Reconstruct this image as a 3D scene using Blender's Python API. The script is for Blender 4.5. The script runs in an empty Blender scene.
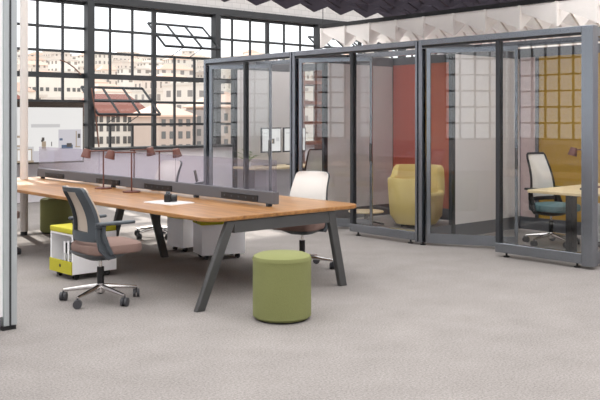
import bpy, bmesh, math, random
from mathutils import Vector, Matrix
PI = math.pi
sc = bpy.context.scene
COL = sc.collection
random.seed(7)

# ------------------------------------------------------------------ materials
def lin(c):
    return tuple(((v/255)/12.92 if v/255 <= .04045 else ((v/255+.055)/1.055)**2.4) for v in c) + (1,)

def new_mat(name):
    m = bpy.data.materials.new(name); m.use_nodes = True
    nt = m.node_tree
    return m, nt, nt.nodes['Principled BSDF'], nt.nodes['Material Output']

def plain(name, rgb, rough=.5, metal=0, noise=0, nscale=60, bump=0, spec=.5):
    m, nt, b, out = new_mat(name)
    b.inputs['Roughness'].default_value = rough
    b.inputs['Metallic'].default_value = metal
    b.inputs['Specular IOR Level'].default_value = spec
    c = lin(rgb)
    b.inputs['Base Color'].default_value = c
    if noise or bump:
        tc = nt.nodes.new('ShaderNodeTexCoord')
        n = nt.nodes.new('ShaderNodeTexNoise'); n.inputs['Scale'].default_value = nscale
        n.inputs['Detail'].default_value = 4
        nt.links.new(tc.outputs['Object'], n.inputs['Vector'])
        if noise:
            r = nt.nodes.new('ShaderNodeMix'); r.data_type = 'RGBA'
            r.inputs[6].default_value = tuple(v*(1-noise) for v in c[:3])+(1,)
            r.inputs[7].default_value = tuple(min(1, v*(1+noise)) for v in c[:3])+(1,)
            nt.links.new(n.outputs['Fac'], r.inputs[0]); nt.links.new(r.outputs[2], b.inputs['Base Color'])
        if bump:
            bp = nt.nodes.new('ShaderNodeBump'); bp.inputs['Strength'].default_value = bump
            bp.inputs['Distance'].default_value = .01
            nt.links.new(n.outputs['Fac'], bp.inputs['Height']); nt.links.new(bp.outputs['Normal'], b.inputs['Normal'])
    return m

def glass(name, tint, ior=1.45, body=0, body_rgb=(230, 230, 235), rough=0.0, gl=1.0):
    m, nt, b, out = new_mat(name)
    nt.nodes.remove(b)
    t = nt.nodes.new('ShaderNodeBsdfTransparent'); t.inputs['Color'].default_value = lin(tint)
    g = nt.nodes.new('ShaderNodeBsdfGlossy'); g.inputs['Roughness'].default_value = rough
    g.inputs['Color'].default_value = (gl, gl, gl, 1)
    lw = nt.nodes.new('ShaderNodeLayerWeight'); lw.inputs['Blend'].default_value = .5
    pw = nt.nodes.new('ShaderNodeMath'); pw.operation = 'POWER'; pw.inputs[1].default_value = 5
    nt.links.new(lw.outputs['Facing'], pw.inputs[0])
    f0 = ((ior-1)/(ior+1))**2
    f = nt.nodes.new('ShaderNodeMath'); f.operation = 'MULTIPLY_ADD'; f.inputs[1].default_value = 1-f0; f.inputs[2].default_value = f0
    nt.links.new(pw.outputs[0], f.inputs[0])
    first = t.outputs[0]
    if body:
        d = nt.nodes.new('ShaderNodeBsdfTranslucent'); d.inputs['Color'].default_value = lin(body_rgb)
        d2 = nt.nodes.new('ShaderNodeBsdfDiffuse'); d2.inputs['Color'].default_value = lin(body_rgb)
        ad = nt.nodes.new('ShaderNodeMixShader'); nt.links.new(d.outputs[0], ad.inputs[1]); nt.links.new(d2.outputs[0], ad.inputs[2])
        mx = nt.nodes.new('ShaderNodeMixShader'); mx.inputs[0].default_value = body
        nt.links.new(first, mx.inputs[1]); nt.links.new(ad.outputs[0], mx.inputs[2]); first = mx.outputs[0]
    mx = nt.nodes.new('ShaderNodeMixShader')
    nt.links.new(f.outputs[0], mx.inputs[0]); nt.links.new(first, mx.inputs[1]); nt.links.new(g.outputs[0], mx.inputs[2])
    nt.links.new(mx.outputs[0], out.inputs[0])
    return m

def wood_mat(name, a, b_, c, rough=.35):
    m, nt, b, out = new_mat(name)
    tc = nt.nodes.new('ShaderNodeTexCoord')
    mp = nt.nodes.new('ShaderNodeMapping'); mp.inputs['Scale'].default_value = (14, .9, 14)
    n = nt.nodes.new('ShaderNodeTexNoise'); n.inputs['Scale'].default_value = 1.6; n.inputs['Detail'].default_value = 7; n.inputs['Roughness'].default_value = .65
    r = nt.nodes.new('ShaderNodeValToRGB')
    r.color_ramp.elements[0].position = .3; r.color_ramp.elements[0].color = lin(a)
    r.color_ramp.elements[1].position = .72; r.color_ramp.elements[1].color = lin(c)
    e = r.color_ramp.elements.new(.5); e.color = lin(b_)
    nt.links.new(tc.outputs['Object'], mp.inputs['Vector']); nt.links.new(mp.outputs[0], n.inputs['Vector'])
    nt.links.new(n.outputs['Fac'], r.inputs[0]); nt.links.new(r.outputs[0], b.inputs['Base Color'])
    b.inputs['Roughness'].default_value = rough
    return m

def facade_mat(name, wall, win, sx, sz, fx=.5, fz=.5, jitter=.0):
    """walls with a repeating grid of small windows, for the far town"""
    m, nt, b, out = new_mat(name)
    b.inputs['Roughness'].default_value = .9
    tc = nt.nodes.new('ShaderNodeTexCoord'); sp = nt.nodes.new('ShaderNodeSeparateXYZ')
    nt.links.new(tc.outputs['Object'], sp.inputs[0])
    ad = nt.nodes.new('ShaderNodeMath'); ad.operation = 'ADD'
    nt.links.new(sp.outputs[0], ad.inputs[0]); nt.links.new(sp.outputs[1], ad.inputs[1])
    def cell(src, size, frac):
        d = nt.nodes.new('ShaderNodeMath'); d.operation = 'DIVIDE'; d.inputs[1].default_value = size
        f = nt.nodes.new('ShaderNodeMath'); f.operation = 'FRACT'
        l = nt.nodes.new('ShaderNodeMath'); l.operation = 'LESS_THAN'; l.inputs[1].default_value = frac
        nt.links.new(src, d.inputs[0]); nt.links.new(d.outputs[0], f.inputs[0]); nt.links.new(f.outputs[0], l.inputs[0])
        return l.outputs[0]
    mu = nt.nodes.new('ShaderNodeMath'); mu.operation = 'MULTIPLY'
    nt.links.new(cell(ad.outputs[0], sx, fx), mu.inputs[0]); nt.links.new(cell(sp.outputs[2], sz, fz), mu.inputs[1])
    mx = nt.nodes.new('ShaderNodeMix'); mx.data_type = 'RGBA'
    mx.inputs[6].default_value = lin(wall); mx.inputs[7].default_value = lin(win)
    nt.links.new(mu.outputs[0], mx.inputs[0]); nt.links.new(mx.outputs[2], b.inputs['Base Color'])
    return m

def carpet_mat():
    m, nt, b, out = new_mat('carpet')
    tc = nt.nodes.new('ShaderNodeTexCoord')
    n1 = nt.nodes.new('ShaderNodeTexNoise'); n1.inputs['Scale'].default_value = 70; n1.inputs['Detail'].default_value = 6; n1.inputs['Roughness'].default_value = .75
    n2 = nt.nodes.new('ShaderNodeTexNoise'); n2.inputs['Scale'].default_value = 2.5; n2.inputs['Detail'].default_value = 3
    mp = nt.nodes.new('ShaderNodeMapping'); mp.inputs['Scale'].default_value = (1, 1, 1)
    nt.links.new(tc.outputs['Object'], mp.inputs['Vector'])
    nt.links.new(mp.outputs[0], n1.inputs['Vector']); nt.links.new(mp.outputs[0], n2.inputs['Vector'])
    r = nt.nodes.new('ShaderNodeValToRGB')
    r.color_ramp.elements[0].position = .36; r.color_ramp.elements[0].color = lin((120, 115, 112))
    r.color_ramp.elements[1].position = .64; r.color_ramp.elements[1].color = lin((158, 152, 149))
    nt.links.new(n1.outputs['Fac'], r.inputs[0])
    mx = nt.nodes.new('ShaderNodeMix'); mx.data_type = 'RGBA'; mx.blend_type = 'OVERLAY'; mx.inputs[0].default_value = .18
    nt.links.new(r.outputs[0], mx.inputs[6]); nt.links.new(n2.outputs['Fac'], mx.inputs[7])
    nt.links.new(mx.outputs[2], b.inputs['Base Color'])
    b.inputs['Roughness'].default_value = .95; b.inputs['Specular IOR Level'].default_value = .15
    bp = nt.nodes.new('ShaderNodeBump'); bp.inputs['Strength'].default_value = .3; bp.inputs['Distance'].default_value = .004
    nt.links.new(n1.outputs['Fac'], bp.inputs['Height']); nt.links.new(bp.outputs['Normal'], b.inputs['Normal'])
    return m

def brick_mat():
    m, nt, b, out = new_mat('painted_brick')
    tc = nt.nodes.new('ShaderNodeTexCoord')
    mp = nt.nodes.new('ShaderNodeMapping'); mp.inputs['Rotation'].default_value = (PI/2, 0, 0)
    br = nt.nodes.new('ShaderNodeTexBrick'); br.inputs['Scale'].default_value = 2.2
    br.inputs['Color1'].default_value = lin((205, 202, 200)); br.inputs['Color2'].default_value = lin((196, 193, 191)); br.inputs['Mortar'].default_value = lin((180, 178, 176))
    br.inputs['Mortar Size'].default_value = .012
    nt.links.new(tc.outputs['Object'], mp.inputs[0]); nt.links.new(mp.outputs[0], br.inputs['Vector'])
    nt.links.new(br.outputs['Color'], b.inputs['Base Color']); b.inputs['Roughness'].default_value = .9
    return m

def emit(name, rgb, s):
    m, nt, b, out = new_mat(name)
    b.inputs['Base Color'].default_value = lin([v*.12 for v in rgb])
    b.inputs['Emission Color'].default_value = lin(rgb); b.inputs['Emission Strength'].default_value = s
    b.inputs['Roughness'].default_value = .3
    return m

M = {}
M['carpet'] = carpet_mat()
M['brick'] = brick_mat()
M['wall'] = plain('white_wall_paint', (214, 210, 214), .9, 0, .03, 8)
def translucent(name, rgb):
    m, nt, b, out = new_mat(name); nt.nodes.remove(b)
    t = nt.nodes.new('ShaderNodeBsdfTranslucent'); t.inputs[0].default_value = lin(rgb); nt.links.new(t.outputs[0], out.inputs[0]); return m
M['diffuser'] = translucent('opal_glass', (250, 250, 250))
M['ceiling'] = plain('ceiling_paint', (205, 203, 200), .9, 0, .03, 5)
M['win'] = plain('dark_steel_frame', (36, 38, 41), .5, .0, .05, 12)
M['winglass'] = glass('window_glass', (252, 253, 253), 1.25)
M['pod'] = plain('grey_anodised_frame', (144, 149, 156), .27, 1, .04, 30)
M['alu'] = plain('light_aluminium', (176, 181, 183), .4, .3, .03, 30)
M['rod'] = plain('brown_steel_rod', (110, 74, 60), .5, 0, .05, 20)
M['podd'] = plain('dark_gasket', (44, 46, 50), .5, 0, .05, 20)
M['podglass'] = glass('pod_glass', (250, 251, 251), 1.5)
M['panel'] = plain('white_pod_panel', (214, 208, 207), .8, 0, .02, 40)
M['skirt'] = plain('grey_skirting', (92, 93, 97), .6, 0, .04, 20)
M['red'] = plain('red_felt_panel', (196, 96, 78), .95, 0, .08, 25)
M['rose'] = plain('rose_panel', (206, 184, 182), .9, 0, .03, 25)
M['yellow'] = plain('mustard_felt_panel', (178, 140, 58), .95, 0, .08, 25)
M['lilac'] = plain('lilac_panel', (196, 190, 196), .9, 0, .03, 25)
M['wood'] = wood_mat('oak_desktop', (112, 74, 38), (152, 106, 58), (178, 131, 78), .32)
M['lightwood'] = wood_mat('pale_maple_top', (205, 180, 140), (222, 200, 160), (234, 215, 180), .4)
M['darkwood'] = wood_mat('dark_walnut', (88, 48, 32), (112, 62, 42), (132, 78, 54), .5)
M['leg'] = plain('graphite_metal', (84, 84, 84), .45, .5, .05, 20)
M['rail'] = plain('grey_screen_rail', (94, 95, 100), .6, .1, .04, 20)
M['screen'] = glass('frosted_screen_glass', (240, 238, 243), 1.3, .06, (200, 196, 208))
M['black'] = plain('black_plastic', (22, 22, 24), .45, 0, .1, 40)
M['dark'] = plain('charcoal_plastic', (64, 70, 76), .5, 0, .06, 30)
M['chrome'] = plain('polished_aluminium', (214, 210, 208), .18, 1, .03, 20)
M['mesh_beige'] = plain('beige_back_fabric', (186, 172, 158), .9, 0, .12, 120)
M['mesh_white'] = plain('light_back_fabric', (216, 211, 206), .9, 0, .06, 120)
M['seat_brown'] = plain('brown_seat_fabric', (130, 106, 98), .95, 0, .1, 140, .2)
M['seat_teal'] = plain('teal_seat_fabric', (96, 124, 128), .95, 0, .1, 140, .2)
M['caster'] = plain('grey_caster', (62, 62, 66), .5, 0, .08, 40)
M['green'] = plain('olive_green_fabric', (124, 127, 80), .95, 0, .12, 130, .25)
M['lime'] = plain('lime_fabric', (182, 174, 44), .8, 0, .06, 60)
M['white'] = plain('white_lacquer', (246, 245, 247), .45, 0, .02, 20)
M['copper'] = plain('terracotta_metal', (100, 60, 51), .5, .1, .05, 40)
M['bulb'] = emit('warm_bulb', (255, 238, 205), 5)
M['cream_fabric'] = plain('yellow_wool', (222, 198, 128), .95, 0, .08, 60, .2)
M['plant'] = plain('leaf_green', (104, 128, 72), .7, 0, .25, 40)
M['paper'] = plain('white_paper', (232, 230, 228), .8, 0, .02, 30)
M['baffle_white'] = plain('white_felt', (246, 240, 236), .95, 0, .02, 30)
M['baffle_dark'] = plain('aubergine_felt', (62, 56, 66), .95, 0, .05, 30)
M['column'] = plain('cream_column_paint', (208, 202, 197), .5, 0, .03, 8)
M['sc_white'] = emit('screen_white', (250, 248, 246), .5)
M['sc_grey'] = emit('screen_pale_grey', (214, 212, 212), .5)
M['sc_tan'] = emit('screen_tan', (178, 160, 138), .5)
M['sc_blue'] = emit('screen_blue', (86, 104, 132), .5)
M['sc_lilac'] = emit('screen_lilac', (214, 210, 217), .5)
M['sc_dark'] = emit('screen_dark', (84, 78, 76), .5)
M['bezel'] = plain('bronze_bezel', (62, 54, 48), .25, .4, .15, 20)

# ------------------------------------------------------------------ mesh helpers
class MB:
    def __init__(s): s.bm = bmesh.new(); s.mats = []; s.cur = 0
    def mat(s, m):
        if m not in s.mats: s.mats.append(m)
        s.cur = s.mats.index(m); return s
    def _f(s, vs):
        try: f = s.bm.faces.new(vs); f.material_index = s.cur; return f
        except ValueError: return None
    def box(s, x0, x1, y0, y1, z0, z1, mtx=None):
        p = [Vector(q) for q in ((x0,y0,z0),(x1,y0,z0),(x1,y1,z0),(x0,y1,z0),(x0,y0,z1),(x1,y0,z1),(x1,y1,z1),(x0,y1,z1))]
        if mtx: p = [mtx @ q for q in p]
        v = [s.bm.verts.new(q) for q in p]
        for i in ((3,2,1,0),(4,5,6,7),(0,1,5,4),(1,2,6,5),(2,3,7,6),(3,0,4,7)): s._f([v[k] for k in i])
        return s
    def bar(s, a, b, w, h, up=(0,0,1)):
        a, b = Vector(a), Vector(b); d = (b-a).normalized(); u = Vector(up)
        if abs(d.dot(u)) > .98: u = Vector((1,0,0))
        sd = d.cross(u).normalized(); u = sd.cross(d)
        pts = []
        for q in (a, b):
            for sx, sy in ((-1,-1),(1,-1),(1,1),(-1,1)): pts.append(s.bm.verts.new(q + sd*sx*w/2 + u*sy*h/2))
        for i in ((3,2,1,0),(4,5,6,7),(0,1,5,4),(1,2,6,5),(2,3,7,6),(3,0,4,7)): s._f([pts[k] for k in i])
        return s
    def tube(s, pts, r, n=10, cap=True):
        pts = [Vector(p) for p in pts]; rs = r if isinstance(r, (list, tuple)) else [r]*len(pts)
        rings = []; prev = None
        for i, p in enumerate(pts):
            d = (pts[min(i+1, len(pts)-1)] - pts[max(i-1, 0)]).normalized()
            u = prev if prev is not None else (Vector((0,0,1)) if abs(d.z) < .9 else Vector((1,0,0)))
            a = d.cross(u).normalized(); b = a.cross(d).normalized(); prev = b
            rings.append([s.bm.verts.new(p + (a*math.cos(t) + b*math.sin(t))*rs[i]) for t in (2*PI*k/n for k in range(n))])
        for r0, r1 in zip(rings, rings[1:]):
            for k in range(n): s._f([r0[k], r0[(k+1)%n], r1[(k+1)%n], r1[k]])
        if cap: s._f(rings[0][::-1]); s._f(rings[-1])
        return s
    def lathe(s, prof, c=(0,0,0), n=32, mtx=None, sq=None):
        rings = []
        for r, z in prof:
            ring = []
            for k in range(n):
                t = 2*PI*k/n; x, y = math.cos(t), math.sin(t)
                if sq:
                    f = (abs(x)**sq + abs(y)**sq)**(-1/sq); x *= f; y *= f
                q = Vector((r*x, r*y, z))
                if mtx: q = mtx @ q
                ring.append(s.bm.verts.new(q + Vector(c)))
            rings.append(ring)
        for r0, r1 in zip(rings, rings[1:]):
            for k in range(n): s._f([r0[k], r0[(k+1)%n], r1[(k+1)%n], r1[k]])
        s._f(rings[0][::-1]); s._f(rings[-1])
        return s
    def prism(s, poly, off):
        off = Vector(off)
        a = [s.bm.verts.new(Vector(p)) for p in poly]; b = [s.bm.verts.new(Vector(p)+off) for p in poly]
        s._f(a[::-1]); s._f(b)
        n = len(poly)
        for k in range(n): s._f([a[k], a[(k+1)%n], b[(k+1)%n], b[k]])
        return s
    def quad(s, *p):
        s._f([s.bm.verts.new(Vector(q)) for q in p]); return s
    def build(s, name, mat=None, parent=None, loc=None, rz=0, smooth=False, bevel=0, seg=2):
        if mat is not None and not s.mats: s.mats.append(mat)
        bmesh.ops.recalc_face_normals(s.bm, faces=s.bm.faces[:])
        me = bpy.data.meshes.new(name); s.bm.to_mesh(me); s.bm.free()
        for m in s.mats: me.materials.append(m)
        if smooth:
            for p in me.polygons: p.use_smooth = True
        o = bpy.data.objects.new(name, me); COL.objects.link(o)
        if parent: o.parent = parent
        if loc: o.location = loc
        if rz: o.rotation_euler = (0, 0, rz)
        if bevel:
            b = o.modifiers.new('bevel', 'BEVEL'); b.width = bevel; b.segments = seg; b.limit_method = 'ANGLE'; b.angle_limit = .6
        if smooth:
            try:
                e = o.modifiers.new('es', 'EDGE_SPLIT'); e.split_angle = .7
            except Exception: pass
        return o

def tag(o, label=None, cat=None, group=None, kind=None):
    if label: o['label'] = label
    if cat: o['category'] = cat
    if group: o['group'] = group
    if kind: o['kind'] = kind
    return o

def thing(name, label, cat, loc=(0,0,0), rz=0, group=None):
    o = bpy.data.objects.new(name, None); COL.objects.link(o)
    o.location = loc; o.rotation_euler = (0, 0, rz); o.empty_display_size = .1
    return tag(o, label, cat, group)

def dup(o, parent=None, loc=None, rz=None, label=None):
    kids = list(o.children)
    c = o.copy(); COL.objects.link(c)
    if parent: c.parent = parent
    if loc is not None: c.location = loc
    if rz is not None: c.rotation_euler = (0, 0, rz)
    if label: c['label'] = label
    for k in kids: dup(k, c)
    return c

# ------------------------------------------------------------------ camera
F = 850.0; CH = 1.55
FW = Vector((.662, .750, 0)).normalized(); RT = Vector((FW.y, -FW.x, 0))
def ray(px, depth, z=0.0):
    p = FW*depth + RT*((px-300)/F*depth); p.z = z; return p
cam = bpy.data.cameras.new('camera'); co = bpy.data.objects.new('camera', cam); COL.objects.link(co)
cam.sensor_width = 36; cam.lens = F/600*36; cam.shift_y = -82/600
co.location = (0, 0, CH); co.rotation_euler = (PI/2, 0, -math.atan2(FW.x, FW.y))
cam.clip_end = 3000
sc.camera = co

# ------------------------------------------------------------------ setting
WY = 15.0
tag(MB().box(-6, 19, -4, WY, -.2, 0).build('floor', M['carpet']), kind='structure')
SK = (-3.0, 18.0, -2.5, 14.2)
cb = MB().box(-6, SK[0], -4, WY+.3, 5.2, 5.4).box(SK[1], 19, -4, WY+.3, 5.2, 5.4).box(SK[0], SK[1], -4, SK[2], 5.2, 5.4).box(SK[0], SK[1], SK[3], WY+.3, 5.2, 5.4)
tag(cb.build('ceiling', M['ceiling']), kind='structure')
# added unseen skylight to brighten the interior: diffusing pane between slim bars
sb = MB()
for k in range(9):
    x = SK[0] + (SK[1]-SK[0])*k/8; sb.box(x-.05, x+.05, SK[2], SK[3], 5.2, 5.36)
tag(sb.build('window_10', M['win']), kind='structure').name = 'window_10'
sg = MB().quad((SK[0], SK[2], 5.37), (SK[1], SK[2], 5.37), (SK[1], SK[3], 5.37), (SK[0], SK[3], 5.37)).build('diffusing_pane', M['diffuser'], bpy.data.objects['window_10'])
BX0, BW = 4.785, 1.5
NB = 9
rows = [.98, 1.42, 1.87, 2.36, 2.82, 3.27, 3.72]
wb = MB()
wb.box(-6, 19, WY, WY+.3, 0, rows[0]-.06)
wb.box(-6, BX0, WY, WY+.3, rows[0]-.06, rows[-1]+.06); wb.box(BX0+NB*BW, 19, WY, WY+.3, rows[0]-.06, rows[-1]+.06)
tag(wb.build('wall_back', M['wall']), kind='structure')
tag(MB().box(-6, 19, WY, WY+.3, rows[-1]+.06, 5.2).build('wall_back_upper', M['brick']), kind='structure')
tag(MB().box(18.8, 19, -4, WY, 0, 5.2).build('wall_right', M['wall']), kind='structure')
tag(MB().box(BX0, BX0+NB*BW, WY-.12, WY, rows[0]-.06, rows[0]-.01).build('trim_1', M['win']), kind='structure')
tag(MB().box(BX0, BX0+NB*BW, WY-.10, WY, rows[-1]+.06, rows[-1]+.2).build('trim_2', M['win']), kind='structure')
for i, k in enumerate((0, 2, 4, 6, 8)):
    x = BX0 + k*BW
    m = MB().box(x-.075, x+.015, WY-.14, WY-.0, rows[0], rows[-1]+.06).box(x+.035, x+.09, WY-.10, WY, rows[0], rows[-1]+.06)
    tag(m.build('trim_%d' % (i+3), M['win']), kind='structure')
tag(MB().box(-6, 19, -4.2, -4, 0, 5.2).build('wall_front', M['wall']), kind='structure')
lw_ = MB().box(-6.2, -6, -4, WY+.3, 0, .9).box(-6.2, -6, -4, WY+.3, 3.8, 5.2)
for k in range(7): y = -4 + k*3.2; lw_.box(-6.2, -6, y-.2 if k else y, y+.2, .9, 3.8)
tag(lw_.build('wall_left', M['wall']), kind='structure')
for k in range(6):
    y0_, y1_ = -3.8 + k*3.2, -.8-.0 + k*3.2
    y1_ = y0_ + 2.8
    m = MB()
    for q in range(7): y = y0_ + .03 + (y1_-y0_-.06)*q/6; m.box(-6.14, -6.08, y-.025, y+.025, .9, 3.8)
    for q in range(7): z = .93 + 2.84*q/6; m.box(-6.13, -6.09, y0_, y1_, z-.025, z+.025)
    w_ = tag(m.build('window_%d' % (11+k), M['win']), kind='structure')
    MB().quad((-6.11, y0_, .9), (-6.11, y1_, .9), (-6.11, y1_, 3.8), (-6.11, y0_, 3.8)).build('pane', M['winglass'], w_)
# windows: frame bars, glass, and opened pivot sashes
sash = {1+0: None}
def window(k, n):
    x0 = BX0 + k*BW; x1 = x0 + BW
    lo = k == 2; hi = k in (3, 6, 7)
    m = MB()
    y0, y1 = WY+.02, WY+.08
    m.box(x0, x0+.045, y0, y1, rows[0]-.06, rows[-1]+.06); m.box(x1-.045, x1, y0, y1, rows[0]-.06, rows[-1]+.06)
    m.box(x0+.045, x1-.045, y0, y1, rows[0]-.06, rows[0]); m.box(x0+.045, x1-.045, y0, y1, rows[-1], rows[-1]+.06)
    for r, z in enumerate(rows[1:-1], 1):
        if (lo and r == 2) or (hi and r == 5): continue
        t = .05 if r == 3 else .025
        m.box(x0+.045, x1-.045, y0, y1, z-t, z+t)
    for c in (1, 2):
        x = x0 + c*BW/3
        segs = [(rows[0], rows[-1])]
        if lo: segs = [(rows[0], rows[1]), (rows[3], rows[-1])]
        if hi: segs = [(rows[0], rows[4])]
        for a, b in segs: m.box(x-.022, x+.022, y0+.01, y1-.01, a, b)
    w = m.build('window_%d' % n, M['win']); tag(w, kind='structure')
    g = MB()
    spans = [(rows[0], rows[-1])]
    if lo: spans = [(rows[0], rows[1]), (rows[3], rows[-1])]
    if hi: spans = [(rows[0], rows[4])]
    for a, b in spans: g.quad((x0+.045, WY+.05, a), (x1-.045, WY+.05, a), (x1-.045, WY+.05, b), (x0+.045, WY+.05, b))
    g.build('pane', M['winglass'], w)
    if lo or hi:
        za, zb = (rows[1], rows[3]) if lo else (rows[4], rows[6])
        zc = (za+zb)/2; hh = (zb-za)/2 - .03
        A = math.radians(52)
        up = Vector((0, math.sin(A), math.cos(A)))           # top leans out, foot swings in
        ce = Vector((0, WY+.05, zc)); xa, xb = x0+.06, x1-.06
        s = MB()
        P = lambda x, t: Vector((x, ce.y, ce.z)) + up*t*hh
        for t in (-1, 1): s.bar(P(xa, t), P(xb, t), .036, .04, (0, up.z, -up.y))
        s.bar(P(xa, 0), P(xb, 0), .05, .04, (0, up.z, -up.y))
        for q in range(4):
            x = xa + (xb-xa)*q/3
            s.bar(P(x, -1), P(x, 1), .03, .035)
        so = s.build('opening_sash', M['win'], w)
        g = MB().quad(P(xa, -1), P(xb, -1), P(xb, 1), P(xa, 1)); g.build('pane', M['winglass'], so)
        st = MB()
        for q in (1, 2):
            x = xa + (xb-xa)*q/3
            st.bar(P(x, -1), Vector((x-.1, WY+.04, za+.02)), .012, .012)
        st.build('stay', M['win'], so)
for k in range(NB): window(k, k+1)
def on_win(px, py, y=WY-.03):
    u = (px-300)/F; x = y*(.662+.75*u)/(.75-.662*u); return (x, y, CH+(118-py)/F*(.662*x+.75*y))
MB().tube([on_win(60, 60), on_win(67, 62.5), (on_win(74, 67.5)), on_win(81, 74.5)], .012, 6).build('curved_stay', M['rod'], bpy.data.objects['window_2'])
MB().tube([on_win(91.5, 88, WY-.2), on_win(95, 110, WY-.2), on_win(99, 147, WY-.2)], .014, 6).build('opening_pole', M['rod'], bpy.data.objects['window_3'])

# ------------------------------------------------------------------ town outside
def hill_z(d): return -9 + max(0, d-60)*.078 if d < 180 else .36 + (d-180)*.098
hm = MB(); nd, na = 40, 40
grid = []
for i in range(nd+1):
    d = 22 + (620-22)*(i/nd)**1.3
    row = []
    for j in range(na+1):
        a = math.radians(-25 + 95*j/na)
        p = Vector((math.sin(a)*d, WY+math.cos(a)*d, hill_z(d)-.4 + 1.5*math.sin(i*1.3+j*.9)*(d/600)))
        row.append(hm.bm.verts.new(p))
    grid.append(row)
for i in range(nd):
    for j in range(na): hm._f([grid[i][j], grid[i+1][j], grid[i+1][j+1], grid[i][j+1]])
M['ground'] = plain('pale_hazed_ground', (196, 186, 174), 1, 0, .16, .06)  # pale tone is distance haze put into the ground colour
tag(hm.build('ground', M['ground']), kind='structure')

FAC = [facade_mat('far_facade_cream', (208, 202, 193), (140, 134, 130), 2.6, 3.1, .38, .48),  # far walls, windows and roofs: distance haze put into their pale colours
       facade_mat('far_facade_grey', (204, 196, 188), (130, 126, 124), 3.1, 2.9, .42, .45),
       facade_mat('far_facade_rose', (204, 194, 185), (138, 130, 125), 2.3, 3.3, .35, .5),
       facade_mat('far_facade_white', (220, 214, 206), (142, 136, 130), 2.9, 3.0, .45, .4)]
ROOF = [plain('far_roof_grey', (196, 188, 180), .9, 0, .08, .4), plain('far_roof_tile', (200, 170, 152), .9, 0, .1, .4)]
def far_house(i, px, d, w, dp, h, label, group):
    p = ray(px, d); dist = math.hypot(p.x, p.y-WY)
    z = hill_z(dist)
    o = thing('town_building', label, 'building', (p.x, p.y, z-2), random.uniform(-.25, .25), group)
    MB().box(-w/2, w/2, -dp/2, dp/2, 0, h+2).build('wall', FAC[i % 4], o)
    if i % 3:
        MB().box(-w/2-.2, w/2+.2, -dp/2-.2, dp/2+.2, h+2, h+2.5).build('roof', ROOF[0], o)
    else:
        r = MB(); a = [(-w/2-.3, -dp/2-.3, h+2), (w/2+.3, -dp/2-.3, h+2), (w/2+.3, dp/2+.3, h+2), (-w/2-.3, dp/2+.3, h+2)]
        b = [(-w/4, 0, h+4), (w/4, 0, h+4)]
        r.prism(a, (0, 0, .15)); r.quad(a[0], a[1], b[1], b[0]); r.quad(a[2], a[3], b[0], b[1])
        r.bm.faces.new([r.bm.verts.new(Vector(q)) for q in (a[1], a[2], b[1])]); r.bm.faces.new([r.bm.verts.new(Vector(q)) for q in (a[3], a[0], b[0])])
        r.build('roof', ROOF[1], o)
i = 0
placed = [(ray(54, 209), 11), (ray(190, 430), 4), (ray(201, 430), 4)]
for d0, step in ((190, 26), (235, 22), (290, 18), (350, 16), (420, 14), (500, 12)):
    px = 5 + random.uniform(0, 10)
    while px < 385:
        d = d0 + random.uniform(-18, 18)
        w = random.uniform(6, 11)*(1+(d0-190)/700)
        q = ray(px, d); dp = random.uniform(6, 9); rad = math.hypot(w, dp)/2 + .4
        if any((q-o_).length < rad + r_ for o_, r_ in placed): px += 4; continue
        placed.append((q, rad))
        far_house(i, px, d, w, dp, random.uniform(5, 9), 'pale hazy building on the hillside town beyond the office windows', 'hillside town buildings')
        i += 1; px += step*random.uniform(.75, 1.3)

def building(name, label, px, d, w, dp, z0, z1, rz, wallm, cols, zrows, ww, wh, roof=None, roof_h=3, xoff=0, winm=None):
    p = ray(px, d)
    o = thing(name, label, 'building', (p.x, p.y, z0), rz)
    MB().box(-w/2, w/2, 0, dp, 0, z1-z0).build('wall', wallm, o)
    first = None
    for z in zrows:
        for c in cols:
            if first is None:
                m = MB(); m.box(-ww/2, ww/2, -.06, .02, 0, wh)
                first = m.build('window', winm, o, (c, 0, z-z0))
            else:
                dup(first, o, (c, 0, z-z0))
    if roof:
        r = MB(); h = z1-z0
        a = [(-w/2-.4, -.5, h), (w/2+.4, -.5, h), (w/2+.4, dp+.4, h), (-w/2-.4, dp+.4, h)]
        b = [(-w/2+1.8, dp*.5, h+roof_h), (w/2-1.8, dp*.5, h+roof_h)]
        r.prism(a, (0, 0, -.2)); r.quad(a[0], a[1], b[1], b[0]); r.quad(a[2], a[3], b[0], b[1])
        for tri in ((a[1], a[2], b[1]), (a[3], a[0], b[0])): r.bm.faces.new([r.bm.verts.new(Vector(q)) for q in tri])
        r.build('roof', roof, o)
    return o
wall_c = plain('cream_facade', (212, 206, 197), .9, 0, .04, .5)
wall_p = plain('rose_stone_facade', (170, 154, 144), .9, 0, .06, .5)
wall_g = plain('grey_stone_facade', (146, 138, 134), .9, 0, .06, .5)
roof_r = plain('red_tile_roof', (134, 86, 74), .9, 0, .1, .6)
wdark = plain('dark_far_window', (88, 87, 86), .4, 0, .1, .3)  # lifted from darker glass, distance haze put into the colour
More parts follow.
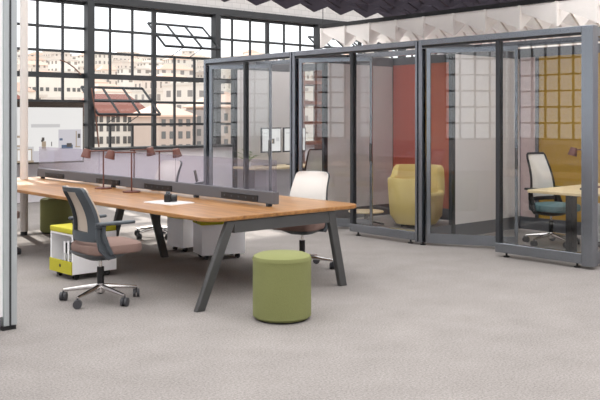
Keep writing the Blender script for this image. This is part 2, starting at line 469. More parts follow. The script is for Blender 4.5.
# cream building with the red roof, behind the second window from the left column
RZ = -.15
building('apartment_building', 'cream building with red tiled roof and rows of paired windows outside', 120, 118, 9.4, 9, -9, 2.0, RZ,
         wall_c, [-4.1, -3.4, -2.7, -1.7, -1.0, -.3, .7, 1.4, 2.1, 3.1, 3.8], [-3.7, -2.0, -.3, .95], .5, 1.0, roof_r, 3.0, winm=wdark)
building('apartment_building', 'white building with small dark windows and balconies behind leftmost window', 54, 205, 15, 9, -4, 11.5, -.1,
         wall_c, [-6, -4.8, -3, -1.6, .4, 1.4, 3.6, 5, 6.2], [2.5, 5.2, 8.0], .8, .9, winm=wdark)
building('apartment_building', 'red roofed building at far left beside the white round column', 8, 130, 7, 8, -9, 3.6, 0,
         wall_c, [-2, 0, 2], [-2, .5], .7, 1.2, roof_r, 2.6, winm=wdark)
building('apartment_building', 'rose stone building right of the cream red-roofed building', 176, 105, 4.6, 8, -9, 1.9, -.1,
         wall_p, [-1.7, -.6, .6, 1.7], [-2.6, -1.0, .5], .55, .9, ROOF[1], 1.6, winm=wdark)
building('apartment_building', 'narrow grey stone building left of the first pod corner', 199, 112, 3.6, 8, -9, 2.6, -.1,
         wall_g, [-1.2, 0, 1.2], [-2.4, -.8, .9], .55, .9, winm=wdark)
building('apartment_building', 'wide rose building seen through the glass of the first pod', 232, 120, 6, 8, -9, 3.2, -.1,
         wall_p, [-2.3, -1, .4, 1.8], [-2.4, -.6, 1.2], .6, 1.0, ROOF[1], 1.8, winm=wdark)
for px, h, lb in ((188, 27, 'taller of two pale towers on the skyline'), (203, 24, 'lower of two pale towers on the skyline')):
    p = ray(px, 430); o = thing('tower_block', lb, 'building', (p.x, p.y, 8), -.1)
    MB().box(-2.4, 2.4, -2.5, 2.5, 0, h).build('wall', FAC[1], o); MB().box(-2.6, 2.6, -2.7, 2.7, h, h+.5).build('roof', ROOF[0], o)

# ------------------------------------------------------------------ baffle ceilings
def baffle(name, label, x0, x1, y0, y1, zt, mod, mat, dmax, dmin, frame, edge):
    o = thing(name, label, 'ceiling baffle', (x0, y0, zt))
    nx = round((x1-x0)/mod); ny = round((y1-y0)/mod)
    def zig(n):
        pts = [(0, -dmin)]
        for k in range(n): pts += [(k*mod+mod/2, -dmin), ((k+1)*mod, -dmax)]
        return pts
    def plate(along_x, n, off):
        m = MB(); t = .03 if edge else .02
        prof = [(0, 0), (0, -dmax)]
        pk = .95 if (edge and not along_x) else .5
        for k in range(n): prof += [(k*mod+mod*pk, -dmin), ((k+1)*mod, -dmax)]
        if edge and not along_x: prof[-2:] = [(n*mod, -dmin*.6)]
        prof += [(n*mod, 0)]
        if along_x and edge:
            prof = [(-.05, 0), (-.05, -dmax-.01)] + prof[1:]
        if along_x: m.prism([(a, off-t/2, z) for a, z in prof], (0, t, 0)).build('cross_slat', mat, o)
        else: m.prism([(off-t/2, a, z) for a, z in prof], (t, 0, 0)).build('long_slat', mat, o)
    for k in range(nx+1): plate(False, ny, k*mod)
    for k in range(ny+1): plate(True, nx, k*mod)
    f = MB(); L, W = ny*mod, nx*mod
    f.bar((0, -.02, .03), (0, L+.05, .03), .05, .06); f.bar((0, L+.02, .03), (W, L+.02, .03), .05, .06)
    f.build('edge_rail', frame, o)
    c = MB()
    for a in (0, .5, 1):
        c.tube([(0, L*a, .05), (0, L*a, 5.2-zt)], .006, 6); c.tube([(W, L*a, -.0), (W, L*a, 5.2-zt)], .006, 6)
    c.build('suspension_cable', frame, o)
    return o
baffle('ceiling_baffle', 'white folded felt ceiling baffle hanging over the glass pods', 9.3, 9.3+.53*11, 9.98-.53*15, 9.98, 2.985, .53, M['baffle_white'], .30, .10, M['black'], True)
baffle('ceiling_baffle', 'dark aubergine felt ceiling baffle hanging above the desk', 9.28-.53*6, 9.28+.53*4, 9.0-.53*6, 9.0, 3.37, .53, M['baffle_dark'], .30, .20, M['baffle_dark'], True)

# ------------------------------------------------------------------ pods
PX = 7.97; PD = 2.1; PW = 2.275; PH = 2.5
def pod(yr, label, backm, back, last=False, door_a=28, fixed_w=1.13, pw=PW):
    o = thing('meeting_pod', label, 'office pod', (PX, yr, 0), 0, None)
    W = pw - .02
    # posts on the front corners and behind
    pm = lambda x0, x1, y0, y1, z0=.03, z1=PH: MB().box(x0, x1, y0, y1, z0, z1)
    if last:
        pm(-.02, .09, -.06, .07, .03, PH).build('corner_post', M['pod'], o, bevel=.006)
    else:
        pm(-.02, .09, .0, .035).build('corner_post', M['pod'], o, bevel=.006)
    pm(-.02, .09, W-.055, W).build('corner_post', M['pod'], o, bevel=.006)
    for y in (0.0, W-.06):
        pm(PD-.06, PD, y, y+.06).build('rear_post', M['pod'], o)
    # header beams
    MB().box(-.02, .07, .035 if not last else .07, W-.055, PH-.07, PH).build('header', M['pod'], o, bevel=.005)
    MB().box(.0, .05, .035 if not last else .07, W-.055, PH-.09, PH-.07).build('header_gasket', M['podd'], o)
    MB().box(.09, PD-.06, W-.06, W, 2.36, PH).build('side_beam', M['skirt'], o)
    if last: MB().box(.09, PD-.06, 0, .06, 2.40, PH).build('side_beam', M['pod'], o)
    MB().box(PD-.06, PD, .06, W-.06, 2.38, PH).build('rear_beam', M['skirt'], o)
    MB().box(PD*.5-.03, PD*.5+.03, .06, W-.06, PH-.07, PH).build('roof_bar', M['pod'], o)
    # front fixed pane right of the door
    y0 = .035 if not last else .07
    MB().box(-.02, .07, y0, fixed_w, .05, .155).build('base_rail', M['pod'], o, bevel=.004)
    MB().box(-.01, .06, fixed_w-.05, fixed_w, .155, PH-.09).build('mullion', M['podd'], o)
    g = MB().box(.02, .03, y0, fixed_w-.05, .155, PH-.09); g.build('glass_pane', M['podglass'], o)
    f1 = None
    for y in (.14, fixed_w-.12):
        m = MB().lathe([(.035, 0), (.035, .012), (.012, .02), (.012, .05)], n=12)
        if f1 is None: f1 = m.build('levelling_foot', M['black'], o, (.025, y, 0))
        else: dup(f1, o, (.025, y, 0))
    dup(f1, o, (.035, W-.03, 0))
    # glass door, hinged on the left post and open inwards
    dl = 1.08
    d = bpy.data.objects.new('door', None); COL.objects.link(d); d.parent = o
    d.location = (.05, W-.08, 0); d.rotation_euler = (0, 0, math.radians(door_a))
    MB().box(-.02, .02, -.045, 0, .03, PH-.1).build('hinge_stile', M['pod'], d)
    MB().box(-.02, .02, -dl, -dl+.035, .03, PH-.1).build('leading_stile', M['pod'], d)
    MB().box(-.02, .02, -dl+.035, -.045, .03, .15).build('bottom_rail', M['pod'], d)
    MB().box(-.02, .02, -dl+.035, -.045, PH-.16, PH-.1).build('top_rail', M['pod'], d)
    MB().box(-.004, .004, -dl+.035, -.045, .15, PH-.16).build('door_glass', M['podglass'], d)
    h = MB().box(-.06, -.045, -dl+.005, -dl+.03, .95, 1.2).box(-.045, -.02, -dl+.01, -dl+.025, .97, .99).box(-.045, -.02, -dl+.01, -dl+.025, 1.16, 1.18)
    h.build('handle', M['leg'], d)
    # left partition: glass strip, post, opaque panel
    gx = .56
    MB().box(.09, gx, W-.05, W-.01, .03, .2).build('partition_rail', M['skirt'], o)
    MB().box(.09, gx, W-.035, W-.025, .2, 2.36).build('partition_glass', M['podglass'], o)
    MB().box(gx, gx+.07, W-.055, W-.005, .03, 2.36).build('partition_post', M['podd'], o)
    MB().box(gx+.07, PD-.06, W-.055, W-.01, .2, 2.36).build('side_panel', M['panel'], o)
    MB().box(gx+.07, PD-.06, W-.06, W-.005, .03, .2).build('skirting', M['skirt'], o)
    if last:
        MB().box(.09, PD-.06, .01, .05, .03, .155).build('base_rail', M['pod'], o)
        MB().box(.09, PD-.06, .025, .035, .155, 2.40).build('side_glass', M['podglass'], o)
    # back
    if back == 'panel':
        e = W-.06
        if last:
            e = 1.90
            MB().box(PD-.05, PD-.01, e+.05, W-.06, .2, 2.38).build('back_panel', M['rose'], o)
            MB().box(PD-.07, PD-.01, e, e+.05, .2, 2.38).build('back_post', M['pod'], o)
        MB().box(PD-.05, PD-.01, .06, e, .2, 2.38).build('back_panel', backm, o)
    else:
        MB().box(PD-.035, PD-.025, .06, W-.06, .2, 2.38).build('back_glass', M['podglass'], o)
    MB().box(PD-.055, PD-.005, .06, W-.06, .03, .2).build('skirting', M['skirt'], o)
    return o
YC = 4.57; YB = YC + PW; YA = YB + 2.355
podC = pod(YC, 'nearest grey framed glass pod, with mustard yellow back wall', M['yellow'], 'panel', True)
podB = pod(YB, 'middle glass pod, with red back wall and yellow armchair inside', M['red'], 'panel', fixed_w=1.17, pw=2.355)
podA = pod(YA, 'farthest glass pod, with white side panel and monitors inside', None, 'glass', pw=2.195)

# pod at the left edge of the frame: only its corner post and end of a white panel show
lp = thing('partition_frame', 'grey metal partition post with white panel at left edge of photo', 'partition', (2.52, 6.115, 0))
MB().box(-.042, .06, -.05, .05, .03, 2.6).build('post', M['alu'], lp, bevel=.006)
MB().box(.0, .012, -.056, -.05, .03, 2.6).build('groove', M['podd'], lp)
MB().box(-1.6, -.042, -.03, .02, .1, 2.5).build('panel', M['white'], lp)
MB().box(-1.6, -.055, -.03, .03, 2.5, 2.6).build('header', M['pod'], lp)
MB().box(-1.6, -.055, -.03, .03, .03, .1).build('base_rail', M['pod'], lp)
MB().box(-.05, .05, -.05, .05, 0, .03).build('foot', M['black'], lp)
MB().box(-1.58, -1.5, -.05, .05, 0, .03).build('foot', M['black'], lp)

# white round column
cl = ray(24, 11.25)
cp = thing('support_column', 'slim cream round column standing behind the far desk end', 'column', (cl.x, cl.y, 0))
MB().lathe([(.052, .05), (.052, 5.2)], n=24).build('shaft', M['column'], cp, smooth=True)
MB().lathe([(.045, 0), (.045, .05)], n=24).build('foot', M['black'], cp, smooth=True)

# ------------------------------------------------------------------ wall display
X0, X1, Z0, Z1, DY = 5.4, 7.42, .76, 1.74, 14.5
wd = thing('wall_display', 'large wide screen at left showing a bright white interior with a figure', 'display', (X0, DY, Z0))
w, h = X1-X0, Z1-Z0
m = MB().box(0, w, .0, .06, h-.0, h+.10).box(0, w, 0, .06, -.03, 0).box(0, w, .02, .06, 0, h).box(-.02, 0, 0, .06, -.03, h+.1).box(w, w+.02, 0, .06, -.03, h+.1)
m.build('bezel', M['bezel'], wd)
MB().box(w*.3, w*.6, .06, WY-DY-.06, .1, .2).box(w*.25, w*.65, .38, .46, 0, .26).build('wall_bracket', M['black'], wd)
s = MB().mat(M['sc_white']).box(0, w, .005, .02, 0, h)
def pic(m_, x0, x1, z0, z1, k=1): s.mat(m_).box(x0, x1, .005-.001*k, .005, z0, z1)
ox = w-1.93
# drawn in metres from the right-hand edge of the picture
def R(a): return w-a
pic(M['sc_grey'], R(1.75), R(.95), 0, .28)
pic(M['sc_lilac'], R(.97), R(.02), .0, .20)
pic(M['sc_grey'], R(1.0), R(.45), .62, .68)
pic(M['sc_lilac'], R(.48), R(.03), .14, .58, 2)
pic(M['sc_blue'], R(.42), R(.2), .23, .30, 3); pic(M['sc_blue'], R(.46), R(.4), .38, .42, 3); pic(M['sc_dark'], R(.32), R(.22), .26, .33, 4)
pic(M['sc_tan'], R(.15), R(.05), .25, .27, 3); pic(M['sc_tan'], R(.14), R(.12), .25, .55, 3); pic(M['sc_dark'], R(.1), R(.05), .42, .5, 3)
pic(M['sc_dark'], R(.80), R(.75), .38, .44, 3); pic(M['sc_dark'], R(.81), R(.77), .36, .40, 3); pic(M['sc_tan'], R(.80), R(.72), .2, .37, 3); pic(M['sc_grey'], R(.84), R(.68), .06, .24, 3)
pic(M['sc_tan'], R(1.4), R(1.13), .28, .48, 2); pic(M['sc_white'], R(1.37), R(1.18), .31, .44, 3)
# white chair pictured at the lower left
for a, b, c, d in ((1.27, 1.25, .02, .24), (1.0, .98, .02, .24), (1.27, .98, .22, .24), (1.31, .95, .0, .035)): pic(M['sc_tan'], R(a), R(b), c, d, 4)
pic(M['sc_white'], R(1.25), R(1.0), .035, .22, 3)
pic(M['sc_dark'], R(.62), R(.605), .28, .36, 3)
s.build('screen', None, wd)

# ------------------------------------------------------------------ desk
DX0, DX1, DY0, DY1 = 3.97, 5.74, 5.60, 11.2
def rrect(x0, x1, y0, y1, r, z, n=6):
    out = []
    for cx, cy, a0 in ((x1-r, y0+r, -90), (x1-r, y1-r, 0), (x0+r, y1-r, 90), (x0+r, y0+r, 180)):
        for k in range(n+1):
            a = math.radians(a0 + 90*k/n); out.append((cx+r*math.cos(a), cy+r*math.sin(a), z))
    return out
dk = thing('bench_desk', 'long oak topped bench desk on splayed graphite legs', 'desk', (4.88, 8.4, 0))
LO = Vector((-4.88, -8.4, 0))
def dpos(ps): return [tuple(Vector(p)+LO) for p in ps]
MB().prism(dpos(rrect(DX0, DX1, DY0, DY1, .16, .705)), (0, 0, .035)).build('desktop', M['wood'], dk, bevel=.006)
def aframe(y, fx0, fx1, tx0, tx1, w=.085, t=.05):
    for f, tpx in ((fx0, tx0), (fx1, tx1)):
        MB().prism(dpos([(f-w/2, y-t/2, 0), (f+w/2, y-t/2, 0), (tpx+w/2, y-t/2, .705), (tpx-w/2, y-t/2, .705)]), (0, t, 0)).build('leg', M['leg'], dk, bevel=.008)
aframe(5.64, 3.90, 5.50, 4.21, 5.34)
MB().box(4.24-4.88, 5.34-4.88, 5.62-8.4, 5.66-8.4, .60, .70).build('cross_beam', M['leg'], dk)
aframe(8.10, 4.43, 5.14, 4.62, 4.94)
MB().box(4.55-4.88, 5.0-4.88, 8.08-8.4, 8.12-8.4, .63, .70).build('cross_beam', M['leg'], dk)
aframe(10.8, 3.98, 5.52, 4.22, 5.36)
MB().box(4.26-4.88, 5.36-4.88, 10.78-8.4, 10.82-8.4, .60, .70).build('cross_beam', M['leg'], dk)
MB().box(4.72-4.88, 4.76-4.88, 5.66-8.4, 10.78-8.4, .64, .70).build('long_beam', M['leg'], dk)

RX = 4.95
dv = thing('desk_divider', 'grey rail with frosted glass screens along the middle of the desk', 'desk screen', (RX, 8.4, .74))
Y0, Y1 = 5.93-8.4, 10.92-8.4
MB().box(-.03, .03, Y0, Y1, .025, .135).build('rail', M['rail'], dv, bevel=.004)
n = 3
for k in range(n):
    a = Y0 + (Y1-Y0)*k/n; b = Y0 + (Y1-Y0)*(k+1)/n
    MB().box(-.006, .006, a+.004, b-.004, .135, .425).build('glass_screen', M['screen'], dv)
f0 = None
for y in (Y0+.1, 7.2-8.4, 8.9-8.4, Y1-.12):
    if f0 is None: f0 = MB().box(-.032, .02, -.014, .014, 0, .026).build('bracket', M['dark'], dv, (0, y, 0))
    else: dup(f0, dv, (0, y, 0))
def strip_at(pa, pb):
    def yy(px): u = (px-300)/F; return (RX-.03)*(.75-.662*u)/(.662+.75*u)
    a, b = yy(pb), yy(pa)
    m = MB().mat(M['black']).box(-.042, -.03, a-8.4, b-8.4, .036, .092)
    m.mat(M['dark'])
    for q in range(5):
        c = a + (b-a)*(q+.5)/5 - 8.4
        m.box(-.045, -.042, c-.012*(b-a), c+.012*(b-a), .055, .072)
    m.build('power_strip', None, dv)
for pa, pb in ((46, 64), (97, 120), (145, 172), (222, 258)): strip_at(pa, pb)

# ------------------------------------------------------------------ task lamps
def lamp(label, loc, ang, lit=True):
    o = thing('desk_lamp', label, 'lamp', loc, ang, None)
    MB().lathe([(.0, 0), (.095, 0), (.097, .006), (.095, .014), (.0, .016)], n=32).build('base', M['copper'], o, smooth=True)
    MB().tube([(0, 0, .012), (0, 0, .435)], .0085, 10).build('pole', M['copper'], o, smooth=True)
    MB().tube([(-.05, 0, .435), (.2, 0, .435)], .008, 10).build('arm', M['copper'], o, smooth=True)
    t = Matrix.Rotation(math.radians(-14), 3, 'Y')
    hd = MB().lathe([(.0, .045), (.034, .045), (.040, .035), (.056, -.05), (.052, -.05), (.037, .03), (.0, .032)], n=24, mtx=t, c=(.225, 0, .415)).build('lamp_head', M['copper'], o, smooth=True)
    MB().lathe([(.0, .0), (.018, -.005), (.024, -.02), (.016, -.035), (0, -.04)], n=16, mtx=t, c=(.225, 0, .415)).build('bulb', M['bulb'], hd)
    return o
lamp('copper task lamp on near side, farther from camera, head toward left', (4.76, 8.80, .74), math.radians(186))
lamp('copper task lamp on near side with glowing head, beside the notebook', (4.76, 8.17, .74), math.radians(146))
lamp('copper task lamp behind the glass divider, head farthest right', (5.15, 8.23, .74), math.radians(-2))
lamp('copper task lamp behind the glass divider, left of the rightmost lamp head', (5.15, 8.78, .74), math.radians(2))

tp = Vector((5.45, 7.86, .74))
o = thing('tablet_stand', 'small dark tablet on a stand behind the divider rail, left of chair gap', 'tablet', tp, math.radians(48.6))
MB().prism([(-.05, -.035, 0), (-.05, .06, 0), (-.05, .06, .085), (-.05, -.035, .10)], (.1, 0, 0)).build('stand', M['dark'], o, bevel=.004)
o['label'] = 'small dark tablet on a stand, seen just above the divider rail'
MB().prism([(-.08, .03, .10), (-.08, .038, .10), (-.08, .065, .225), (-.08, .057, .225)], (.16, 0, 0)).build('tablet', M['black'], o)
# notebook with camera on it
cpos = Vector((4.44, 6.92, .74))
M['page'] = plain('notebook_page', (198, 196, 196), .8, 0, .03, 20)
nb = thing('notebook', 'white open notebook lying on the desk under the camera', 'notebook', cpos, .1)
MB().box(-.14, .14, -.20, .20, 0, .008).build('pages', M['page'], nb)
MB().box(-.145, .145, -.205, .205, -.0, .003).build('cover', M['white'], nb)
ca = thing('camera_body', 'black compact camera on the white notebook', 'camera', cpos+Vector((0, .02, .008)), math.radians(138))
MB().box(-.03, .03, -.06, .06, 0, .075).build('housing', M['black'], ca, bevel=.008)
MB().box(-.02, .02, -.025, .025, .075, .095).build('viewfinder', M['dark'], ca, bevel=.006)
MB().tube([(-.03, 0, .036), (-.085, 0, .036)], .032, 20).build('lens', M['black'], ca, smooth=True)
MB().tube([(.0, .045, .075), (.0, .045, .085)], .011, 12).build('dial', M['dark'], ca)

# ------------------------------------------------------------------ chairs
def make_chair(label, loc, rz, framem, meshm, seatm, basem, top=.98, ring=.80, wtop=.175, base_rot=0, arms=True):
    o = thing('office_chair', label, 'office chair', loc, rz, None)
    # base
    b = MB()
    b.lathe([(.0, .075), (.036, .075), (.04, .12), (.03, .15), (0, .15)], n=16)
    tips = []
    for k in range(5):
        a = base_rot - rz + 2*PI*k/5
        tip = Vector((.32*math.cos(a), .32*math.sin(a), .088)); tips.append((tip, a))
        b.tube([(0.02*math.cos(a), .02*math.sin(a), .125), tip*.55 + Vector((0,0,.058)), tip], [.024, .018, .013], 8)
    bo = b.build('star_base', basem, o, smooth=True)
    c0 = None
    for tip, a in tips:
        if c0 is None:
            m = MB()
            for s_ in (-1, 1): m.tube([(0, s_*.005, .036), (0, s_*.027, .036)], .036, 16)
            m.tube([(0, 0, .036), (0, 0, .085)], .008, 8)
            c0 = m.build('caster', M['caster'], bo, (tip.x, tip.y, 0), a+PI/2+.4, smooth=True)
        else: dup(c0, bo, (tip.x, tip.y, 0), a+PI/2+random.uniform(-.6, .6))
    MB().tube([(0, 0, .12), (0, 0, .29)], .030, 14).build('column_sleeve', M['black'], o, smooth=True)
    MB().tube([(0, 0, .28), (0, 0, .375)], .014, 12).build('gas_lift', M['chrome'], o, smooth=True)
    MB().lathe([(.0, .355), (.11, .36), (.19, .395), (.235, .425), (.0, .43)], n=28, sq=3.2).build('seat_pan', M['black'] if framem is not M['dark'] else M['dark'], o, smooth=True)
    MB().lathe([(.0, .42), (.24, .42), (.25, .43), (.253, .465), (.248, .492), (.225, .505), (.0, .51)], n=40, sq=4.6, c=(.055, 0, 0)).build('seat', seatm, o, smooth=True)
    # back: curved shell with a rim and a fabric middle
    z0 = .53; N, K = 24, 20
    def P(u, v, off=0):
        hw = .232 - (.232-wtop)*v
        e = 1
        if v > .9: e = math.sqrt(max(0, 1-((v-.9)/.1)**2))*.18 + .82
        if v < .08: e = .9 + .1*v/.08
        x = -.185 - .03*v - .08*v*v - .045*math.sin(PI*min(1, v*1.15))*-.6 + .055*u*u + off
        return Vector((x, u*hw*e, z0 + (top-z0)*v))
    def shell(keep, t, off):
        m = MB(); vs = {}
        def V(i, j, s_):
            k_ = (i, j, s_)
            if k_ not in vs: vs[k_] = m.bm.verts.new(P(2*j/K-1, i/N, off + (t/2 if s_ else -t/2)))
            return vs[k_]
        cells = {(i, j) for i in range(N) for j in range(K) if keep(i, j)}
        for i, j in cells:
            m._f([V(i, j, 1), V(i, j+1, 1), V(i+1, j+1, 1), V(i+1, j, 1)]); m._f([V(i+1, j, 0), V(i+1, j+1, 0), V(i, j+1, 0), V(i, j, 0)])
            for (di, dj), (a, c) in (((-1, 0), ((i, j), (i, j+1))), ((1, 0), ((i+1, j+1), (i+1, j))), ((0, -1), ((i+1, j), (i, j))), ((0, 1), ((i, j+1), (i+1, j+1)))):
                if (i+di, j+dj) not in cells: m._f([V(*a, 0), V(*c, 0), V(*c, 1), V(*a, 1)])
        return m
    rim = lambda i, j: abs((j+.5)/K*2-1) > ring or i < (4 if ring < .85 else 2) or i >= N-(2 if ring < .85 else 1)
    shell(rim, .032, -.006).build('back_frame', framem, o, smooth=True)
    shell(lambda i, j: True, .012, .018).build('back_fabric', meshm, o, smooth=True) if ring < .85 else shell(lambda i, j: not rim(i, j), .012, 0).build('back_fabric', meshm, o, smooth=True)
    # supports from the seat mechanism up to the back, and the arms
    yk = MB()
    for s_ in (-1, 1):
        yk.prism([(-.15, s_*.215, .56), (-.15, s_*.212, .68), (-.10, s_*.222, .69), (-.02, s_*.25, .44), (.02, s_*.245, .40), (-.05, s_*.235, .38), (-.13, s_*.23, .46)], (0, s_*.024, 0))
    yk.bar((-.02, -.25, .405), (-.02, .25, .405), .05, .03)
    yk.build('back_support', framem, o, bevel=.008)
    if arms:
        for s_ in (-1, 1):
            ar = MB().tube([(-.14, s_*.215, .65), (-.12, s_*.25, .665), (-.08, s_*.27, .672)], [.02, .018, .016], 10)
            ar.tube([(-.03, s_*.265, .43), (-.10, s_*.27, .56), (-.10, s_*.27, .67)], [.02, .018, .018], 10)
            ao = ar.build('armrest', framem, o, smooth=True)
            MB().prism([(-.16, s_*.27-.035, .672), (.12, s_*.27-.04, .672), (.18, s_*.27-.02, .672), (.18, s_*.27+.02, .672), (.12, s_*.27+.04, .672), (-.16, s_*.27+.035, .672)], (0, 0, .026)).build('arm_pad', M['black'] if framem is not M['dark'] else M['dark'], ao, bevel=.01)
    return o
make_chair('charcoal framed office chair with beige back and brown seat, nearest at front left', (3.50, 6.52, 0), math.radians(-3), M['dark'], M['mesh_beige'], M['seat_brown'], M['chrome'], base_rot=math.radians(63), ring=.62, wtop=.20)
make_chair('office chair with pale back at right end of desk beyond green stool', (5.82, 6.56, 0), math.radians(199), M['dark'], M['mesh_white'], M['seat_brown'], M['chrome'], base_rot=math.radians(20), ring=.78, wtop=.19, top=.985)
make_chair('office chair with pale back seen through the divider glass, far side of desk', (5.96, 9.55, 0), math.radians(188), M['dark'], M['mesh_white'], M['seat_brown'], M['chrome'], base_rot=math.radians(45), ring=.78, wtop=.19, top=.985)
make_chair('office chair mostly hidden behind the grey partition post at far left', (3.68, 9.46, 0), math.radians(5), M['dark'], M['mesh_beige'], M['seat_brown'], M['chrome'], base_rot=math.radians(-18), ring=.66, wtop=.20)
make_chair('black framed mesh chair with teal seat inside the nearest pod', (9.21, 5.78, 0), math.radians(-98), M['black'], M['mesh_white'], M['seat_teal'], M['chrome'], base_rot=math.radians(30), ring=.88, wtop=.16, top=1.12)
make_chair('black framed mesh chair at the white table inside the farthest pod', (8.98, 9.80, 0), math.radians(58), M['black'], M['mesh_white'], M['seat_teal'], M['chrome'], base_rot=math.radians(10), ring=.88, wtop=.16, top=1.08)

# ------------------------------------------------------------------ green stools
def stool(label, loc, r, h):
    o = thing('pouf_stool', label, 'stool', loc)
    pr = [(r-.02, .012), (r, .03), (r, h-.045), (r-.012, h-.015), (r-.04, h)]
    MB().lathe([(0, .012)] + pr[:3] + [(r+.003, h-.05), (r+.003, h-.04), (r-.006, h-.018), (r-.04, h-.003), (0, h)], n=56).build('upholstery', M['green'], o, smooth=True)
    MB().lathe([(0, 0), (r-.03, 0), (r-.03, .014), (0, .014)], n=40).build('base_ring', M['black'], o)
p = ray(282, 6.58)
stool('olive green cylindrical stool on the open carpet in front of the desk', (p.x, p.y, 0), .226, .505)
p = ray(56.5, 11.55)
stool('olive green cylindrical stool under the far end of the desk', (p.x, p.y, 0), .215, .47)

# ------------------------------------------------------------------ pedestals
def pedestal(label, loc, rz, wy, dx, openf):
    o = thing('mobile_pedestal', label, 'pedestal', loc, rz, None)
    z0, z1 = .055, (.44 if openf else .385); t = .018
    b = MB()
    if openf:
        b.box(0, dx, 0, t, z0, z1).box(0, dx, wy-t, wy, z0, z1).box(dx-t, dx, t, wy-t, z0, z1).box(0, dx-t, t, wy-t, z0, z0+t).box(0, dx-t, t, wy-t, z1-t, z1)
    else: b.box(0, dx, 0, wy, z0, z1)
    b.build('carcass', M['white'], o, bevel=.004)
    if openf:
        d = MB().box(-.012, .0, 0, wy, z0, z0+.125).build('drawer_front', M['lime'], o, bevel=.003)
        MB().tube([(-.0135, wy/2, z0+.07), (-.011, wy/2, z0+.07)], .017, 18).build('finger_hole', M['black'], d)
    c = MB().box(-.01, dx, 0, wy, z1, z1+.055).build('cushion', M['lime'], o, bevel=.012)
    if not openf: MB().tube([(-.013, wy/2, z1+.03), (-.009, wy/2, z1+.03)], .014, 14).build('button', M['black'], c)
    c0 = None
    for x in (.07, dx-.07):
        for y in (.06, wy-.06):
            if c0 is None:
                c0 = MB().tube([(0, -.016, .026), (0, .016, .026)], .026, 14).box(-.02, .02, -.02, .02, .045, .055).build('caster', M['black'], o, (x, y, 0), smooth=True)
            else: dup(c0, o, (x, y, 0))
    return o
ped = (3.72, 7.48, 0)
pedestal('white pedestal with lime drawer and open shelf of binders, behind the front chair', ped, math.radians(2), .44, .48, True)
pedestal('white pedestal with lime cushion under the desk, farther of the right pair', (5.45, 8.2, 0), math.radians(2), .32, .42, False)
pedestal('white pedestal with lime cushion under desk near the right-hand front leg', (5.29, 7.6, 0), math.radians(-18), .33, .5, False)
Rm = Matrix.Rotation(math.radians(2), 3, 'Z')
for y, wd_, hh, mt, lb in ((.035, .035, .235, 'white', 'white binder at right end of the pedestal shelf'), (.085, .022, .22, 'black', 'thin black binder next to the rightmost white one on pedestal shelf'),
                           (.125, .03, .23, 'white', 'white binder in the middle of the pedestal shelf'), (.165, .022, .21, 'black', 'black binder leftmost but one on the pedestal shelf'), (.20, .028, .22, 'white', 'white binder at left of the row on the pedestal shelf')):
    q = Vector(ped) + Rm @ Vector((.03, y, 0)); q.z = .055+.018
    b = thing('binder', lb, 'binder', q, math.radians(2), None)
    MB().box(0, .26, 0, wd_, .0, hh+.06).build('cover', M[mt], b, bevel=.003)
    MB().box(-.002, 0, wd_*.25, wd_*.75, .1, .17).build('spine_label', M['paper' if mt == 'black' else 'sc_grey'], b)

# ------------------------------------------------------------------ inside pod C (yellow)
tb = thing('height_table', 'pale wood table on a black column in the yellow pod', 'table', (8.95, 5.08, 0))
MB().prism([(x-8.95, y-5.08, .715) for x, y, _ in rrect(8.2, 9.75, 4.7, 5.47, .05, 0)], (0, 0, .03)).build('tabletop', M['lightwood'], tb, bevel=.005)
for x in (8.5, 9.5):
    MB().box(x-8.95-.055, x-8.95+.055, -.04, .04, .02, .70).build('leg', M['black'], tb, bevel=.006)
    MB().box(x-8.95-.05, x-8.95+.05, -.3, .3, 0, .03).build('foot', M['black'], tb, bevel=.006)
MB().box(8.45-8.95, 9.55-8.95, -.03, .03, .67, .715).build('beam', M['black'], tb)
lamp('red copper lamp on the pale table in the yellow pod', (9.08, 5.14, .745), math.radians(120))
o = thing('desk_phone', 'small dark phone lying on the pale table in the yellow pod', 'phone', (8.72, 5.02, .745), .4)
MB().box(-.04, .04, -.07, .07, 0, .018).build('casing', M['black'], o, bevel=.004)
MB().box(-.032, .032, -.06, .06, .018, .02).build('screen', M['dark'], o)
o = thing('mobile_pedestal', 'white pedestal under the pale table in the yellow pod', 'pedestal', (9.58, 5.13, 0))
MB().box(0, .3, 0, .3, .04, .5).build('carcass', M['white'], o, bevel=.004)
MB().box(.03, .27, .03, .27, 0, .04).build('plinth', M['black'], o)

# ------------------------------------------------------------------ inside pod B (armchair)
def tub(label, loc, rz):
    o = thing('tub_armchair', label, 'armchair', loc, rz)
    n, R0, t = 40, .385, .085
    sh = MB(); rings = []
    sm = lambda x: max(0, min(1, x))**2*(3-2*max(0, min(1, x)))
    for k in range(n):
        a = 2*PI*k/n
        dist_ = lambda c: abs((a-c+PI) % (2*PI) - PI)
        zt = .70 + .17*sm((1.5-dist_(0))/.35) - .2*sm((.8-dist_(math.radians(-105)))/.3)
        prof = []
        for rr, z in ((R0-.10, .05), (R0-.015, .17), (R0+.005, .42), (R0+.02, zt-.03), (R0+.005, zt), (R0-t+.02, zt), (R0-t, zt-.03), (R0-t-.02, .40), (R0-t-.03, .06)):
            prof.append(sh.bm.verts.new((rr*math.cos(a), rr*math.sin(a), z)))
        rings.append(prof)
    for r0, r1 in zip(rings, rings[1:]+rings[:1]):
        L = len(r0)
        for k in range(L): sh._f([r0[k], r0[(k+1) % L], r1[(k+1) % L], r1[k]])
    sh.build('shell', M['cream_fabric'], o, smooth=True)
    MB().lathe([(0, .1), (.27, .1), (.275, .38), (.262, .43), (.22, .445), (0, .45)], n=36).build('seat_cushion', M['cream_fabric'], o, smooth=True)
    for a in (45, 135, 225, 315):
        x, y = .20*math.cos(math.radians(a)), .24*math.sin(math.radians(a))
        MB().tube([(x, y, .0), (x*.95, y*.95, .105)], [.012, .018], 10).build('leg', M['black'], o, smooth=True)
p = ray(416, 12.15)
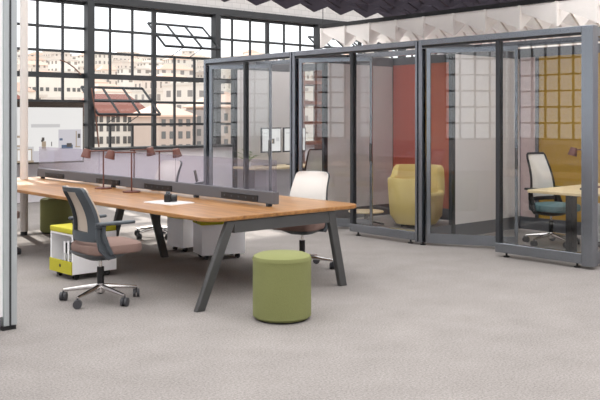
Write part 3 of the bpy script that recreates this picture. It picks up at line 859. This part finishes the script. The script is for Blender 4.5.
tub('mustard yellow tub armchair inside the red walled pod', (p.x, p.y, 0), math.radians(25))
p = ray(366, 12.2)
lt = thing('side_table', 'low dark table on a star base left of the yellow armchair', 'table', (p.x, p.y, 0))
b = MB().lathe([(0, .0), (.03, .03), (.025, .2), (0, .2)], n=14)
for k in range(4):
    a = PI/4 + k*PI/2; b.tube([(0, 0, .08), (.26*math.cos(a), .26*math.sin(a), .03)], [.018, .012], 8)
b.build('star_base', M['black'], lt, smooth=True)
MB().lathe([(0, .2), (.25, .2), (.255, .21), (.25, .22), (0, .22)], n=32).build('tabletop', M['lightwood'], lt, smooth=True)

# ------------------------------------------------------------------ inside pod A
ta = thing('work_table', 'cream topped table with grey cabinet side inside the farthest pod', 'table', (9.15, 10.92, 0))
MB().prism([(x-9.15, y-10.92, .715) for x, y, _ in rrect(8.42, 9.9, 10.55, 11.24, .05, 0)], (0, 0, .035)).build('tabletop', M['lightwood'], ta, bevel=.005)
MB().box(-.42, .12, -.2, .25, .0, .715).build('cabinet', M['lilac'], ta, bevel=.004)
MB().box(.6, .66, -.25, .25, 0, .715).build('leg', M['leg'], ta)
MB().box(-.6, -.42, .1, .14, .4, .7).build('beam', M['leg'], ta)
def monitor(label, x, y, w, h, rz=0):
    o = thing('monitor', label, 'monitor', (x, y, .75), rz, None)
    MB().box(-w/2, w/2, -.015, .015, .22, .22+h).build('bezel', M['black'], o, bevel=.004)
    s = MB().mat(M['sc_white']).box(-w/2+.02, w/2-.02, -.018, -.015, .245, .2+h)
    s.mat(M['sc_dark']).box(-.04, .06, -.02, -.018, .22+h*.36, .22+h*.56).mat(M['sc_tan']).box(-.01, .03, -.0205, -.02, .22+h*.4, .22+h*.52).mat(M['sc_grey']).box(.1, w/2-.05, -.02, -.018, .22+h*.45, .22+h*.6)
    s.mat(M['sc_grey']).box(-w/2+.05, -.08, -.02, -.018, .22+h*.75, .22+h*.8)
    s.build('screen', None, o)
    MB().bar((0, .03, .01), (0, .03, .4), .04, .02).build('stand', M['black'], o)
    MB().box(-.1, .1, -.04, .1, 0, .012).build('foot', M['black'], o)
monitor('left of two monitors on the cream table in the farthest pod', 9.06, 11.0, .43, .42)
monitor('right of two monitors on the cream table, partly behind the pod post', 9.56, 10.98, .50, .42)
pl = thing('potted_plant', 'small leafy plant on the cream table left of the monitors', 'plant', (8.60, 11.02, .75))
MB().lathe([(0, 0), (.035, 0), (.045, .08), (.04, .08), (0, .07)], n=16).build('pot', M['white'], pl, smooth=True)
lf = MB()
for k in range(26):
    a = random.uniform(0, 2*PI); r = random.uniform(.05, .19); z = random.uniform(.12, .28)
    c = Vector((r*math.cos(a), r*math.sin(a), z)); t = Vector((-math.sin(a), math.cos(a), 0))*.02; d = Vector((math.cos(a), math.sin(a), .2)).normalized()*.045
    lf.prism([c-d, c-t, c+d, c+t], (0, 0, .003)); lf.tube([(0, 0, .07), c*.5+Vector((0, 0, z*.35)), c], .003, 5)
lf.build('foliage', M['plant'], pl)

# added walnut shelf standing in for brown reflections in the pod glass
sh = thing('reflection_shelf', 'added dark wood open shelf standing in for reflections in the pod glass', 'shelf', (11.55, 12.6, 0))
MB().box(-.52, -.44, -.16, .16, 0, 2.75).build('upright', M['darkwood'], sh)
MB().box(.10, .48, -.16, .16, 0, 2.75).build('upright', M['darkwood'], sh)
for z in (.12, .62, 1.02, 1.42, 1.82, 2.22, 2.66): MB().box(-.44, .10, -.16, .16, z, z+.07).build('shelf_board', M['darkwood'], sh)

# ------------------------------------------------------------------ light
w = bpy.data.worlds.new('sky'); sc.world = w; w.use_nodes = True
nt = w.node_tree; bg = nt.nodes['Background']
bg.inputs[0].default_value = (.94, .965, 1.0, 1); bg.inputs[1].default_value = 1.25
sun = bpy.data.lights.new('sun', 'SUN'); sun.energy = 5; sun.angle = .02; sun.color = (1, .94, .86)
so = bpy.data.objects.new('sun', sun); COL.objects.link(so)
dirv = Vector((-.18, -.85, -.48)).normalized()
so.rotation_euler = dirv.to_track_quat('-Z', 'Y').to_euler(); so.location = (0, 30, 20)

sc.view_settings.view_transform = 'Standard'; sc.view_settings.look = 'None'
sc.view_settings.gamma = 1; sc.view_settings.use_curve_mapping = False
sc.view_settings.exposure = .72
try:
    sc.cycles.use_denoising = True
    sc.cycles.max_bounces = 10; sc.cycles.diffuse_bounces = 5; sc.cycles.glossy_bounces = 4; sc.cycles.transparent_max_bounces = 32
    sc.cycles.caustics_reflective = False; sc.cycles.caustics_refractive = False
except Exception: pass
